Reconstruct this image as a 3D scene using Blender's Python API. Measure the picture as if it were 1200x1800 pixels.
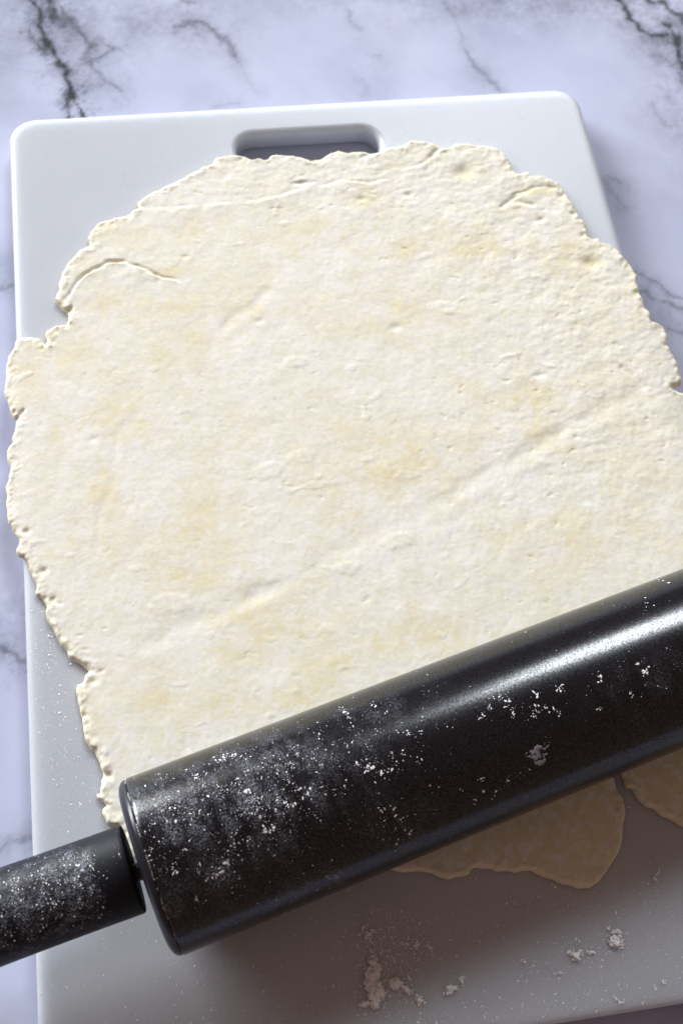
import bpy, bmesh, math, random
import numpy as np
from mathutils import Vector, Matrix
from mathutils.geometry import tessellate_polygon

for o in list(bpy.data.objects):
    bpy.data.objects.remove(o)
scene = bpy.context.scene
COL = scene.collection
random.seed(7)
RNG = np.random.default_rng(11)

# ------------------------------------------------------------------ measures
W, H, TB = 0.305, 0.458, 0.013            # cutting board: 12 x 18 inch, 13 mm thick
F_PX = 1974.7                              # focal length in photo pixels (1200 x 1800)
# camera frame found from the board's edges: x right, y towards the viewer, z down
RM = np.array([[0.98780, 0.13889, -0.07045], [-0.09973, 0.91160, 0.39879], [0.11961, -0.38690, 0.91433]])
CAM = np.array([0.08025, 0.43436, -0.46326])


def to_world(p):                           # fitted frame -> world (counter top is z = 0)
    p = np.asarray(p, float)
    return np.stack([p[..., 0] - W / 2, H / 2 - p[..., 1], TB - p[..., 2]], -1)


CAMW = to_world(CAM)

# ------------------------------------------------------------------ camera
cam_data = bpy.data.cameras.new('camera')
cam = bpy.data.objects.new('camera', cam_data)
COL.objects.link(cam)
FL = np.diag([1, -1, -1])
right, up, back = FL @ RM[0], -(FL @ RM[1]), -(FL @ RM[2])
cam.matrix_world = Matrix(((right[0], up[0], back[0], CAMW[0]), (right[1], up[1], back[1], CAMW[1]),
                           (right[2], up[2], back[2], CAMW[2]), (0, 0, 0, 1)))
cam_data.sensor_fit = 'VERTICAL'
cam_data.sensor_height = 22.3
cam_data.lens = F_PX / 1800 * 22.3
cam_data.clip_start = 0.01
cam_data.clip_end = 50
cam_data.dof.use_dof = True
cam_data.dof.focus_distance = 0.445
cam_data.dof.aperture_fstop = 8.0
scene.camera = cam

# ------------------------------------------------------------------ light: one broad window beyond the counter, a dim warm room
world = bpy.data.worlds.new('World')
scene.world = world
world.use_nodes = True
bg = world.node_tree.nodes['Background']
bg.inputs['Color'].default_value = (1.0, 0.68, 0.58, 1)
bg.inputs['Strength'].default_value = 0.185


def window_light(name, az, el, dist, sx, sy, power, col):
    ld = bpy.data.lights.new(name, 'AREA')
    ld.shape = 'RECTANGLE'
    ld.size, ld.size_y, ld.energy, ld.color = sx, sy, power, col
    lo = bpy.data.objects.new(name, ld)
    COL.objects.link(lo)
    a, e = math.radians(az), math.radians(el)
    d = Vector((math.sin(a) * math.cos(e), math.cos(a) * math.cos(e), math.sin(e)))
    lo.location = d * dist + Vector((0.02, 0, 0))
    lo.rotation_euler = d.to_track_quat('Z', 'Y').to_euler()
    return lo


window_light('low_window_light', -38, 18, 5.2, 3.3, 1.9, 525, (0.95, 0.97, 1.0))
window_light('window_light', 20, 40, 5.2, 1.5, 1.25, 178, (0.88, 0.94, 1.0))
scene.view_settings.view_transform = 'Standard'
scene.view_settings.look = 'None'
scene.view_settings.exposure = 0.0
scene.view_settings.gamma = 1.0
scene.render.engine = 'CYCLES'


# ------------------------------------------------------------------ helpers
def ray(px):
    px = np.asarray(px, float)
    d = np.stack([(px[..., 0] - 600) / F_PX, (px[..., 1] - 900) / F_PX, np.ones(px.shape[:-1])], -1) @ RM
    d = d * [1, -1, -1]
    return d / np.linalg.norm(d, axis=-1, keepdims=True)


def on_plane(px, z):
    d = ray(px)
    t = (z - CAMW[2]) / d[..., 2]
    return (CAMW + t[..., None] * d)[..., :2]


def perlin(x, y, seed=0):
    r = np.random.default_rng(seed)
    perm = r.permutation(256)
    ang = r.random(256) * 2 * np.pi
    gx, gy = np.cos(ang), np.sin(ang)
    xi, yi = np.floor(x).astype(int), np.floor(y).astype(int)
    xf, yf = x - xi, y - yi
    u, v = xf * xf * xf * (xf * (xf * 6 - 15) + 10), yf * yf * yf * (yf * (yf * 6 - 15) + 10)

    def g(ix, iy, fx, fy):
        h = perm[(perm[ix & 255] + iy) & 255]
        return gx[h] * fx + gy[h] * fy
    a, b = g(xi, yi, xf, yf), g(xi + 1, yi, xf - 1, yf)
    c, d = g(xi, yi + 1, xf, yf - 1), g(xi + 1, yi + 1, xf - 1, yf - 1)
    return ((a + u * (b - a)) + v * ((c + u * (d - c)) - (a + u * (b - a)))) * 1.5


def fbm(x, y, size, octaves=4, seed=0, gain=0.5):
    s, amp, tot = 0, 1.0, 0
    for k in range(octaves):
        s = s + amp * perlin(x / size * 2 ** k + 17.3 * k, y / size * 2 ** k - 9.1 * k, seed + k)
        tot += amp
        amp *= gain
    return s / tot


def seg_dist(x, y, pts):
    """distance to a polyline, and 0..1 position along it"""
    best = np.full(x.shape, 1e9)
    pos = np.zeros(x.shape)
    pts = np.asarray(pts)
    n = len(pts) - 1
    for k in range(n):
        a, b = pts[k], pts[k + 1]
        ab = b - a
        t = np.clip(((x - a[0]) * ab[0] + (y - a[1]) * ab[1]) / (ab @ ab + 1e-12), 0, 1)
        d = np.hypot(x - a[0] - t * ab[0], y - a[1] - t * ab[1])
        m = d < best
        best = np.where(m, d, best)
        pos = np.where(m, (k + t) / n, pos)
    return best, pos


def smooth(a, b, x):
    t = np.clip((x - a) / (b - a), 0, 1)
    return t * t * (3 - 2 * t)


def mesh_np(name, verts, faces, loop_n, smooth_shade=True):
    me = bpy.data.meshes.new(name)
    verts = np.ascontiguousarray(verts, dtype=np.float32)
    faces = np.ascontiguousarray(faces, dtype=np.int32)
    nf = len(faces)
    me.vertices.add(len(verts))
    me.vertices.foreach_set('co', verts.ravel())
    me.loops.add(nf * loop_n)
    me.loops.foreach_set('vertex_index', faces.ravel())
    me.polygons.add(nf)
    me.polygons.foreach_set('loop_start', np.arange(nf, dtype=np.int32) * loop_n)
    me.polygons.foreach_set('use_smooth', np.full(nf, smooth_shade))
    me.update(calc_edges=True)
    return me


def add_attr(me, name, vals):
    at = me.attributes.new(name, 'FLOAT', 'POINT')
    at.data.foreach_set('value', np.ascontiguousarray(vals, dtype=np.float32).ravel())


def link(name, me, mat, parent=None):
    o = bpy.data.objects.new(name, me)
    COL.objects.link(o)
    if mat is not None:
        me.materials.append(mat)
    if parent is not None:
        o.parent = parent
    return o


def tag(o, label=None, cat=None, group=None, kind=None):
    for k, v in (('label', label), ('category', cat), ('group', group), ('kind', kind)):
        if v:
            o[k] = v
    return o


# ------------------------------------------------------------------ materials
class Mat:
    def __init__(s, name):
        s.m = bpy.data.materials.new(name)
        s.m.use_nodes = True
        s.t = s.m.node_tree
        s.b = s.t.nodes['Principled BSDF']

    def n(s, kind, **kw):
        nd = s.t.nodes.new(kind)
        for k, v in kw.items():
            if k in nd.inputs:
                nd.inputs[k].default_value = v
            else:
                setattr(nd, k, v)
        return nd

    def l(s, a, b):
        s.t.links.new(a, b)

    def noise(s, scale, detail=4, rough=0.55, vec=None):
        nd = s.n('ShaderNodeTexNoise', Scale=scale, Detail=detail, Roughness=rough)
        if vec is None:
            if not hasattr(s, 'tc'):
                s.tc = s.n('ShaderNodeTexCoord')
            vec = s.tc.outputs['Object']
        s.l(vec, nd.inputs['Vector'])
        return nd.outputs['Fac']

    def ramp(s, fac, *stops):
        r = s.n('ShaderNodeValToRGB')
        e = r.color_ramp.elements
        while len(e) < len(stops):
            e.new(0.5)
        for i, (p, c) in enumerate(stops):
            e[i].position = p
            e[i].color = (c if hasattr(c, '__len__') else (c, c, c)) + (1,) if hasattr(c, '__len__') else (c, c, c, 1)
        s.l(fac, r.inputs['Fac'])
        return r.outputs['Color']

    def mix(s, fac, a, b, mode='MIX'):
        m = s.n('ShaderNodeMix', data_type='RGBA', blend_type=mode)
        for sock, v in ((m.inputs[0], fac), (m.inputs[6], a), (m.inputs[7], b)):
            if isinstance(v, (int, float)):
                sock.default_value = v
            elif isinstance(v, tuple):
                sock.default_value = v + (1,)
            else:
                s.l(v, sock)
        return m.outputs[2]

    def math(s, op, a, b=0.0):
        m = s.n('ShaderNodeMath', operation=op)
        for sock, v in ((m.inputs[0], a), (m.inputs[1], b)):
            if isinstance(v, (int, float)):
                sock.default_value = v
            else:
                s.l(v, sock)
        return m.outputs[0]

    def attr(s, name):
        return s.n('ShaderNodeAttribute', attribute_name=name).outputs['Fac']

    def bump(s, height, strength, dist):
        b = s.n('ShaderNodeBump', Strength=strength, Distance=dist)
        s.l(height, b.inputs['Height'])
        s.l(b.outputs['Normal'], s.b.inputs['Normal'])

    def set(s, **kw):
        for k, v in kw.items():
            k = k.replace('_', ' ')
            sock = s.b.inputs[k]
            if isinstance(v, (int, float)):
                sock.default_value = v
            elif isinstance(v, tuple):
                sock.default_value = v + ((1,) if sock.type == 'RGBA' else ())
            else:
                s.l(v, sock)
        return s


# marble print counter
M = Mat('marble')
vein, cloud_vignette = M.attr('vein'), M.attr('cloud_vignette')
soft = M.ramp(M.noise(11, 6, 0.6), (0.36, 0.0), (0.75, 1.0))
c = M.mix(soft, (0.52, 0.55, 0.70), (0.42, 0.45, 0.61))
c = M.mix(cloud_vignette, c, (0.13, 0.145, 0.21))  # marble clouding, with edge vignetting painted into the same mask
c = M.mix(vein, c, (0.016, 0.020, 0.026))
M.set(Base_Color=c, Roughness=0.55, Specular_IOR_Level=0.2)
MARBLE = M.m

# polyethylene board
M = Mat('board_plastic')
c = M.mix(M.noise(30, 3), (0.475, 0.505, 0.55), (0.525, 0.55, 0.59))
M.set(Base_Color=c, Roughness=0.42, Specular_IOR_Level=0.6, Subsurface_Weight=0.9,
      Subsurface_Radius=(0.95, 1.0, 0.95), Subsurface_Scale=0.015)
st = M.n('ShaderNodeMapping')
M.l(M.tc.outputs['Object'], st.inputs['Vector'])
st.inputs['Scale'].default_value = (3.0, 0.5, 1)
st.inputs['Rotation'].default_value = (0, 0, 0.35)
hgt = M.math('ADD', M.noise(1400, 2), M.math('MULTIPLY', M.noise(500, 2, 0.5, st.outputs['Vector']), 0.6))
M.bump(hgt, 0.25, 0.0004)
BOARD = M.m

# dough
M = Mat('dough')
tan, flour, rim = M.attr('tan'), M.attr('flour'), M.attr('rim')
c = M.mix(M.ramp(M.noise(420, 5, 0.7), (0.35, 0.0), (0.65, 1.0)), (0.73, 0.70, 0.565), (0.785, 0.768, 0.68))
fleck = M.ramp(M.noise(650, 3, 0.6), (0.53, 0.0), (0.66, 1.0))
c = M.mix(M.math('MULTIPLY', fleck, 0.5), c, (0.72, 0.645, 0.42))
c = M.mix(tan, c, (0.725, 0.645, 0.385))
c = M.mix(M.math('MULTIPLY', flour, M.ramp(M.noise(480, 4, 0.65), (0.36, 0.45), (0.60, 1.0))), c, (0.825, 0.815, 0.785))
c = M.mix(rim, c, (0.80, 0.75, 0.58))
M.set(Base_Color=c, Roughness=0.75, Specular_IOR_Level=0.25, Subsurface_Weight=0.15,
      Subsurface_Radius=(1.0, 0.8, 0.5), Subsurface_Scale=0.0015)
M.bump(M.math('ADD', M.noise(500, 3, 0.5), M.math('MULTIPLY', M.noise(2600, 2), 0.7)), 0.16, 0.0006)
DOUGH = M.m

# black non-stick coating with fine flakes
M = Mat('nonstick_black')
fl = M.noise(2100, 2)
c = M.mix(M.ramp(fl, (0.55, 0.0), (0.75, 1.0)), (0.0015, 0.002, 0.004), (0.010, 0.012, 0.018))
film = M.math('MULTIPLY', M.attr('film'), M.ramp(M.noise(1300, 4, 0.7), (0.44, 0.0), (0.76, 1.0)))
c = M.mix(film, c, (0.36, 0.38, 0.45))
grain = M.ramp(M.noise(1500, 3, 0.7), (0.36, 0.22), (0.64, 1.0))
M.set(Base_Color=c, Roughness=0.21, Specular_IOR_Level=M.math('MULTIPLY', grain, 1.0))
BLACK = M.m

M = Mat('black_plastic')
c = M.mix(M.noise(700, 3), (0.003, 0.004, 0.007), (0.008, 0.009, 0.014))
film = M.math('MULTIPLY', M.attr('film'), M.ramp(M.noise(1300, 4, 0.7), (0.44, 0.0), (0.76, 1.0)))
c = M.mix(film, c, (0.36, 0.38, 0.45))
M.set(Base_Color=c, Roughness=0.5, Specular_IOR_Level=0.25)
M.bump(M.noise(1200, 3), 0.2, 0.0003)
PLASTIC = M.m

M = Mat('cap_plastic')
c = M.mix(M.noise(500, 3), (0.007, 0.008, 0.012), (0.014, 0.015, 0.022))
M.set(Base_Color=c, Roughness=0.3, Specular_IOR_Level=0.5)
CAP = M.m

M = Mat('steel')
M.set(Base_Color=(0.06, 0.05, 0.05), Metallic=1.0, Roughness=0.35)
STEEL = M.m

M = Mat('flour')
c = M.mix(M.noise(400, 3), (0.90, 0.89, 0.90), (0.96, 0.955, 0.96))
M.set(Base_Color=c, Roughness=0.9, Specular_IOR_Level=0.1)
M.bump(M.noise(3000, 3), 0.5, 0.0004)
FLOUR = M.m

M = Mat('sticky_dough')
M.set(Base_Color=(0.30, 0.29, 0.33), Roughness=0.4, Specular_IOR_Level=0.4)
M.bump(M.noise(1500, 3), 0.5, 0.0004)
SMEAR = M.m

# ------------------------------------------------------------------ counter
def axis_coords(lo, hi, step, outer):
    inner = np.arange(lo, hi, step)
    g = step * 1.35 ** np.arange(1, 40)
    g = np.cumsum(g)
    g = g[g < outer]
    return np.concatenate([lo - g[::-1], inner, inner[-1] + g])


gx = axis_coords(-0.21, 0.26, 0.0011, 0.9)
gy = axis_coords(-0.27, 0.40, 0.0011, 0.7)
gy = gy[(gy > -0.34) & (gy < 0.72)]
X, Y = np.meshgrid(gx, gy)
VEINS = [  # pixel polyline, width px, darkness
    ([(50, -40), (55, 0), (70, 15), (75, 40), (82, 62), (92, 84), (97, 99), (110, 117), (119, 136), (125, 154), (127, 169)], 6.5, 1.0),
    ([(127, 169), (121, 176), (117, 187), (117, 200), (120, 225)], 2.6, 0.85),
    ([(127, 169), (134, 180), (141, 192), (146, 201), (155, 225)], 3.6, 0.95),
    ([(80, -30), (84, 0), (88, 15), (97, 31)], 6, 0.9),
    ([(36, 56), (55, 51), (59, 70), (73, 81), (86, 97)], 3.2, 0.75),
    ([(105, 10), (121, 29), (147, 66), (158, 77)], 4.5, 0.6),
    ([(158, 77), (152, 92), (146, 106)], 3.5, 0.4),
    ([(200, 84), (187, 97), (161, 110), (171, 126), (191, 143), (213, 157)], 4, 0.5),
    ([(171, 68), (186, 80), (198, 86)], 4, 0.4),
    ([(310, -20), (322, 0), (340, 8)], 6, 0.5),
    ([(308, 48), (330, 41), (359, 40), (381, 59), (400, 77), (416, 98)], 5, 0.55),
    ([(416, 98), (440, 140), (455, 165)], 2.5, 0.15),
    ([(375, 184), (395, 181), (420, 180)], 3, 0.25),
    ([(1080, -20), (1087, 0), (1097, 13), (1103, 27), (1117, 40), (1127, 52), (1140, 60), (1162, 62)], 7, 0.95),
    ([(1130, -10), (1143, 3), (1167, 7), (1177, 20), (1193, 33), (1215, 45)], 9, 0.9),
    ([(1168, 45), (1183, 67), (1188, 83), (1186, 97), (1200, 115), (1220, 140)], 7, 0.98),
    ([(775, -20), (784, 5), (800, 40), (812, 75), (817, 87)], 3, 0.25),
    ([(817, 87), (833, 113), (853, 133), (880, 160)], 3.4, 0.5),
    ([(612, 15), (620, 45), (632, 52)], 3.5, 0.3),
    ([(636, 140), (642, 150), (640, 165)], 8, 0.14),
    ([(658, 98), (666, 99)], 6, 0.2),
    ([(1149, 176), (1152, 195), (1157, 210), (1168, 223)], 2.6, 0.3),
    ([(1072, 311), (1082, 315), (1092, 323)], 3, 0.42),
    ([(1062, 320), (1070, 332), (1080, 345), (1097, 366)], 3, 0.3),
    ([(1100, 366), (1112, 362)], 2, 0.2),
    ([(1110, 474), (1130, 485), (1152, 498), (1180, 514), (1188, 521), (1210, 523)], 2.6, 0.5),
    ([(1120, 512), (1134, 514), (1148, 526), (1172, 532), (1210, 549)], 3.6, 0.5),
    ([(1170, 582), (1180, 587), (1210, 588)], 2.6, 0.45),
    ([(-20, 515), (0, 506), (12, 502), (24, 497)], 3.6, 0.4),
    ([(-20, 1122), (0, 1134), (10, 1138), (22, 1148), (32, 1158), (48, 1162)], 4.5, 0.62),
    ([(-10, 1502), (0, 1496), (12, 1492), (20, 1482), (27, 1475), (37, 1481), (60, 1474)], 3, 0.42),
]
CLOUDS_VIGNETTE = [  # px centre, radius px (x, y), amount; grey clouding, plus vignette darkening painted along the top edge
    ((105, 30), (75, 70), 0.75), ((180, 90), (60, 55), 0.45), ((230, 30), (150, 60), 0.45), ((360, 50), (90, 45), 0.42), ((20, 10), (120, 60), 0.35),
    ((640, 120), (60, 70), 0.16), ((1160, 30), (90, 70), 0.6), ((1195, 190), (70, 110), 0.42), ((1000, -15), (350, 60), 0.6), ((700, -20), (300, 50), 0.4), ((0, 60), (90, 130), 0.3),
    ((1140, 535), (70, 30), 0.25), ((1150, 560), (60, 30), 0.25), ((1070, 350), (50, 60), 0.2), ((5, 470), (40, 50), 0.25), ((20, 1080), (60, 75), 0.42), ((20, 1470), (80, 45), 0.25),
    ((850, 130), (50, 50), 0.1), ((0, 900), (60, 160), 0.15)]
wx = fbm(X, Y, 0.03, 4, 50) * 0.0032 + fbm(X, Y, 0.006, 3, 90) * 0.0022
wy = fbm(X, Y, 0.03, 4, 60) * 0.0032 + fbm(X, Y, 0.006, 3, 95) * 0.0022
vein = np.zeros_like(X)
brk = fbm(X, Y, 0.012, 4, 70)
brk2 = fbm(X, Y, 0.004, 4, 75, 0.65)
cmask = fbm(X, Y, 0.035, 6, 80, 0.6)
for pts, wpx, dark in VEINS:
    P = on_plane(pts, 0.0)
    d, pos = seg_dist(X + wx, Y + wy, P)
    w = wpx / 2600 * (0.45 + 1.5 * np.clip(brk + 0.35, 0, 1)) * (0.7 + 0.6 * pos)
    core = np.exp(-(d / w) ** 2) * np.clip(0.9 + 0.8 * brk2, 0.1, 1.0)
    feather = np.exp(-(d / (2.6 * w + 0.0006)) ** 1.4) * np.clip(0.15 + 1.7 * np.abs(brk2) + 0.7 * cmask, 0, 0.75)
    v = np.clip(np.maximum(core * 1.15, feather), 0, 1) * dark
    vein = vein + v - vein * v
cloud_vig = np.zeros_like(X)
for cpx, rpx, a in CLOUDS_VIGNETTE:
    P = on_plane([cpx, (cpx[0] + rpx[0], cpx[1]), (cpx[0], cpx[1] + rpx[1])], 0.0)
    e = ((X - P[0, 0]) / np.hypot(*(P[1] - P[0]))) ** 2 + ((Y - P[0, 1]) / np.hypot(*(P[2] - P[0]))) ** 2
    cloud_vig = np.maximum(cloud_vig, a * np.exp(-e) * np.clip(0.72 + 1.5 * cmask + 0.7 * brk2, 0, 1.4))
cloud_vig += 0.16 * np.clip(fbm(X * 1.5 + Y, Y - X * 0.6, 0.06, 5, 33) * 1.6, 0, 1)
# thin wandering veins elsewhere on the slab
far = np.clip((np.maximum(np.abs(X) - 0.26, np.abs(Y - 0.06) - 0.33)) / 0.05, 0, 1)
vein = np.maximum(vein, far * 0.7 * np.clip(1 - np.abs(fbm(X, Y, 0.22, 5, 120)) / 0.02, 0, 1))
n0, n1 = X.shape
idx = np.arange(n0 * n1).reshape(n0, n1)
faces = np.stack([idx[:-1, :-1], idx[:-1, 1:], idx[1:, 1:], idx[1:, :-1]], -1).reshape(-1, 4)
CV = np.stack([X, Y, np.zeros_like(X)], -1).reshape(-1, 3)
loop = np.concatenate([idx[0, :-1], idx[:-1, -1], idx[-1, :0:-1], idx[:0:-1, 0]])
lowv = CV[loop] - [0, 0, 0.04]
li = np.arange(len(loop)) + len(CV)
side = np.stack([np.roll(loop, -1), loop, li, np.roll(li, -1)], 1)
me = mesh_np('countertop', np.concatenate([CV, lowv]), np.concatenate([faces, side]), 4)
me.polygons.foreach_set('use_smooth', np.zeros(len(me.polygons), bool))
vein, cloud_vig = vein.ravel(), cloud_vig.ravel()
add_attr(me, 'vein', np.clip(np.concatenate([vein, vein[loop]]), 0, 1))
add_attr(me, 'cloud_vignette', np.clip(np.concatenate([cloud_vig, cloud_vig[loop]]), 0, 0.9))
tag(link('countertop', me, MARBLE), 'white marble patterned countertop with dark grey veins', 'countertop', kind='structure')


# ------------------------------------------------------------------ cutting board
def rrect(cx, cy, w, h, r, seg=10):
    pts = []
    for sx, sy, a0 in ((1, 1, 0), (-1, 1, 90), (-1, -1, 180), (1, -1, 270)):
        for k in range(seg + 1):
            a = math.radians(a0 + 90 * k / seg)
            pts.append((cx + sx * (w / 2 - r) + r * math.cos(a), cy + sy * (h / 2 - r) + r * math.sin(a)))
    return pts


sl = on_plane([(404, 255), (675, 238), (540, 221)], TB)
slot_cx, slot_w = (sl[0, 0] + sl[1, 0]) / 2, abs(sl[1, 0] - sl[0, 0])
slot_h = 0.027
slot_cy = sl[2, 1] - slot_h / 2
bm = bmesh.new()


def ring(pts, z):
    return [bm.verts.new((p[0], p[1], z)) for p in pts]


def bridge(a, b):
    n = len(a)
    for i in range(n):
        f = bm.faces.new((a[i], a[(i + 1) % n], b[(i + 1) % n], b[i]))
        f.smooth = True


outer = []
for inset, z in ((0.0025, 0.0004), (0.0006, 0.0012), (0, 0.0028), (0, TB - 0.0026), (0.0003, TB - 0.0015), (0.0009, TB - 0.0007), (0.0018, TB - 0.00025), (0.003, TB - 0.00006), (0.0048, TB)):
    outer.append(ring(rrect(0, 0, W - 2 * inset, H - 2 * inset, 0.0135 - inset * 0.7), z))
inner = []
for off, z in ((0.0015, 0.0004), (0, 0.002), (0, TB - 0.0028), (0.0005, TB - 0.0014), (0.0015, TB - 0.0004), (0.003, TB)):
    inner.append(ring(rrect(slot_cx, slot_cy, slot_w - 0.006 + 2 * off, slot_h - 0.006 + 2 * off, 0.0098 + off), z))
for a, b in zip(outer, outer[1:]):
    bridge(a, b)
for a, b in zip(inner, inner[1:]):
    bridge(b, a)
for o_, i_ in ((outer[-1], inner[-1]), (outer[0], inner[0])):
    allv = o_ + i_[::-1]
    for t in tessellate_polygon([[v.co for v in o_], [v.co for v in i_[::-1]]]):
        f = bm.faces.new([allv[k] for k in t])
bmesh.ops.recalc_face_normals(bm, faces=bm.faces)
me = bpy.data.meshes.new('cutting_board')
bm.to_mesh(me)
bm.free()
tag(link('cutting_board', me, BOARD), 'translucent white plastic cutting board with a rounded handle slot, under the dough', 'cutting board')

# ------------------------------------------------------------------ rolling pin frame (needed by the dough too)
PR = 0.03267
PA = to_world([0.08426, 0.37563, -(PR + 0.003)])
PU = np.array([0.97098, 0.23915, 0.0])
PV = np.array([-0.23915, 0.97098, 0.0])         # horizontal, away from the viewer


def pin_hit(px, rr=PR, A=PA, U=PU):
    d = ray(px)
    w = CAMW - A
    dp = d - (d @ U)[..., None] * U
    wp = w - (w @ U) * U
    a = (dp ** 2).sum(-1)
    b = dp @ wp
    cc = (wp ** 2).sum() - rr * rr
    disc = b * b - a * cc
    t = (-b - np.sqrt(np.maximum(disc, 0))) / a
    P = CAMW + t[..., None] * d
    s = (P - A) @ U
    n = P - A - s[..., None] * U
    return P, s, n / np.linalg.norm(n, axis=-1, keepdims=True), disc > 0


# ------------------------------------------------------------------ dough sheet
OUTLINE = [(208, 1452), (192, 1450), (186, 1442), (179, 1428), (180, 1419), (186, 1415), (182, 1410), (174, 1407), (167, 1400), (170, 1394), (178, 1399),
           (175, 1386), (177, 1370), (182, 1366), (178, 1352), (173, 1334), (168, 1324), (158, 1317), (148, 1300), (144, 1280), (143, 1261), (140, 1248),
           (136, 1226), (133, 1207), (137, 1202), (147, 1199), (150, 1186), (156, 1179), (148, 1172), (134, 1165), (124, 1157), (118, 1144), (109, 1136),
           (100, 1120), (92, 1104), (82, 1090), (81, 1078), (83, 1066), (78, 1062), (77, 1056), (68, 1050), (63, 1044), (64, 1030), (60, 1018), (54, 1004),
           (47, 988), (41, 981), (30, 974), (28, 964), (33, 956), (33, 946), (26, 938), (19, 926), (12, 914), (10, 892), (9, 876), (11, 866), (8, 852),
           (13, 844), (15, 832), (18, 820), (15, 816), (12, 804), (12, 793), (15, 784), (22, 775), (20, 768), (25, 752), (31, 736), (25, 733), (19, 728),
           (14, 710), (10, 698), (5, 688), (8, 672), (10, 648), (13, 628), (22, 616), (26, 600), (40, 593), (54, 591), (68, 594), (77, 600), (81, 609),
           (82, 598), (79, 590), (84, 580), (96, 573), (118, 572), (117, 562), (121, 556), (118, 548), (108, 543), (98, 528), (98, 518), (104, 508),
           (104, 496), (110, 478), (124, 458), (138, 442), (160, 430), (154, 424), (156, 414), (166, 402), (170, 393), (188, 388), (204, 383), (228, 378),
           (236, 369), (244, 364), (239, 358), (260, 342), (290, 329), (320, 314), (344, 300), (358, 293), (374, 290), (377, 280), (390, 275), (415, 272),
           (430, 275), (442, 281), (457, 280), (466, 282), (475, 274), (497, 272), (515, 275), (532, 277), (545, 283), (565, 280), (575, 271), (592, 265),
           (610, 269), (632, 266), (650, 270), (667, 266), (682, 260), (706, 257), (720, 248), (746, 248), (768, 254), (776, 262), (788, 260), (800, 253),
           (820, 253), (844, 257), (870, 259), (888, 274), (896, 286), (902, 303), (912, 307), (924, 301), (936, 309), (956, 311), (980, 321), (992, 338),
           (1000, 352), (1009, 362), (1016, 378), (1030, 394), (1033, 410), (1034, 418), (1052, 418), (1057, 429), (1070, 430), (1086, 440), (1096, 452),
           (1108, 466), (1120, 488), (1118, 496), (1124, 508), (1124, 516), (1131, 528), (1132, 540), (1142, 548), (1143, 564), (1152, 564), (1168, 572),
           (1175, 588), (1173, 603), (1185, 622), (1192, 633), (1193, 647), (1199, 662), (1198, 672), (1188, 677), (1180, 680), (1189, 685), (1199, 687),
           (1222, 694), (1242, 722), (1260, 780), (1282, 860), (1290, 960), (1300, 1060), (1318, 1150), (1330, 1240), (1335, 1330), (1318, 1400),
           (1280, 1448), (1240, 1460), (1200, 1451), (1182, 1442), (1162, 1432), (1146, 1419), (1132, 1416), (1120, 1400), (1112, 1385), (1102, 1385),
           (1095, 1370), (1091, 1358), (1085, 1335), (1080, 1325), (1076, 1340), (1079, 1367), (1083, 1385), (1091, 1395), (1096, 1405), (1099, 1432),
           (1095, 1455), (1092, 1490), (1075, 1520), (1060, 1540), (1049, 1555), (1039, 1561), (1010, 1559), (982, 1552), (960, 1542), (940, 1534),
           (922, 1529), (905, 1535), (892, 1530), (875, 1531), (860, 1527), (832, 1525), (829, 1522), (825, 1537), (810, 1540), (785, 1546), (767, 1541),
           (755, 1534), (742, 1531), (727, 1530), (712, 1532), (692, 1529), (640, 1520), (560, 1512), (480, 1498), (400, 1490), (330, 1492), (280, 1502),
           (238, 1510), (222, 1480)]
ZD = TB + 0.00015                                # underside of the dough
poly = on_plane(OUTLINE, TB + 0.0022)
STEP = 0.00055
xs = np.arange(poly[:, 0].min() - 0.004, poly[:, 0].max() + 0.004, STEP)
ys = np.arange(poly[:, 1].min() - 0.004, poly[:, 1].max() + 0.004, STEP)
DX, DY = np.meshgrid(xs, ys)


def signed_dist(xa, ya, poly):
    """positive inside; computed on a coarse grid, interpolated bilinearly"""
    C = 0.0016
    cx = np.arange(xa.min() - C, xa.max() + 2 * C, C)
    cy = np.arange(ya.min() - C, ya.max() + 2 * C, C)
    px, py = np.meshgrid(cx, cy)
    best = np.full(px.shape, 1e9)
    ins = np.zeros(px.shape, bool)
    n = len(poly)
    for k in range(n):
        a, b = poly[k], poly[(k + 1) % n]
        ab = b - a
        t = np.clip(((px - a[0]) * ab[0] + (py - a[1]) * ab[1]) / (ab @ ab + 1e-14), 0, 1)
        best = np.minimum(best, (px - a[0] - t * ab[0]) ** 2 + (py - a[1] - t * ab[1]) ** 2)
        cond = (a[1] > py) != (b[1] > py)
        ins ^= cond & (px < ab[0] * (py - a[1]) / (ab[1] if abs(ab[1]) > 1e-12 else 1e-12) + a[0])
    sd = np.where(ins, 1, -1) * np.sqrt(best)
    fx, fy = (xa - cx[0]) / C, (ya - cy[0]) / C
    ix, iy = fx.astype(int), fy.astype(int)
    ux, uy = fx - ix, fy - iy
    return (sd[iy, ix] * (1 - ux) * (1 - uy) + sd[iy, ix + 1] * ux * (1 - uy) + sd[iy + 1, ix] * (1 - ux) * uy + sd[iy + 1, ix + 1] * ux * uy)


wob = 0.0005
SD = signed_dist(np.clip(DX + wob * perlin(DX / 0.004, DY / 0.004, 5), xs[0], xs[-1]), np.clip(DY + wob * perlin(DX / 0.004, DY / 0.004, 6), ys[0], ys[-1]), poly)
SD = SD + 0.00045 * fbm(DX, DY, 0.005, 4, 200, 0.65)

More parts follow.
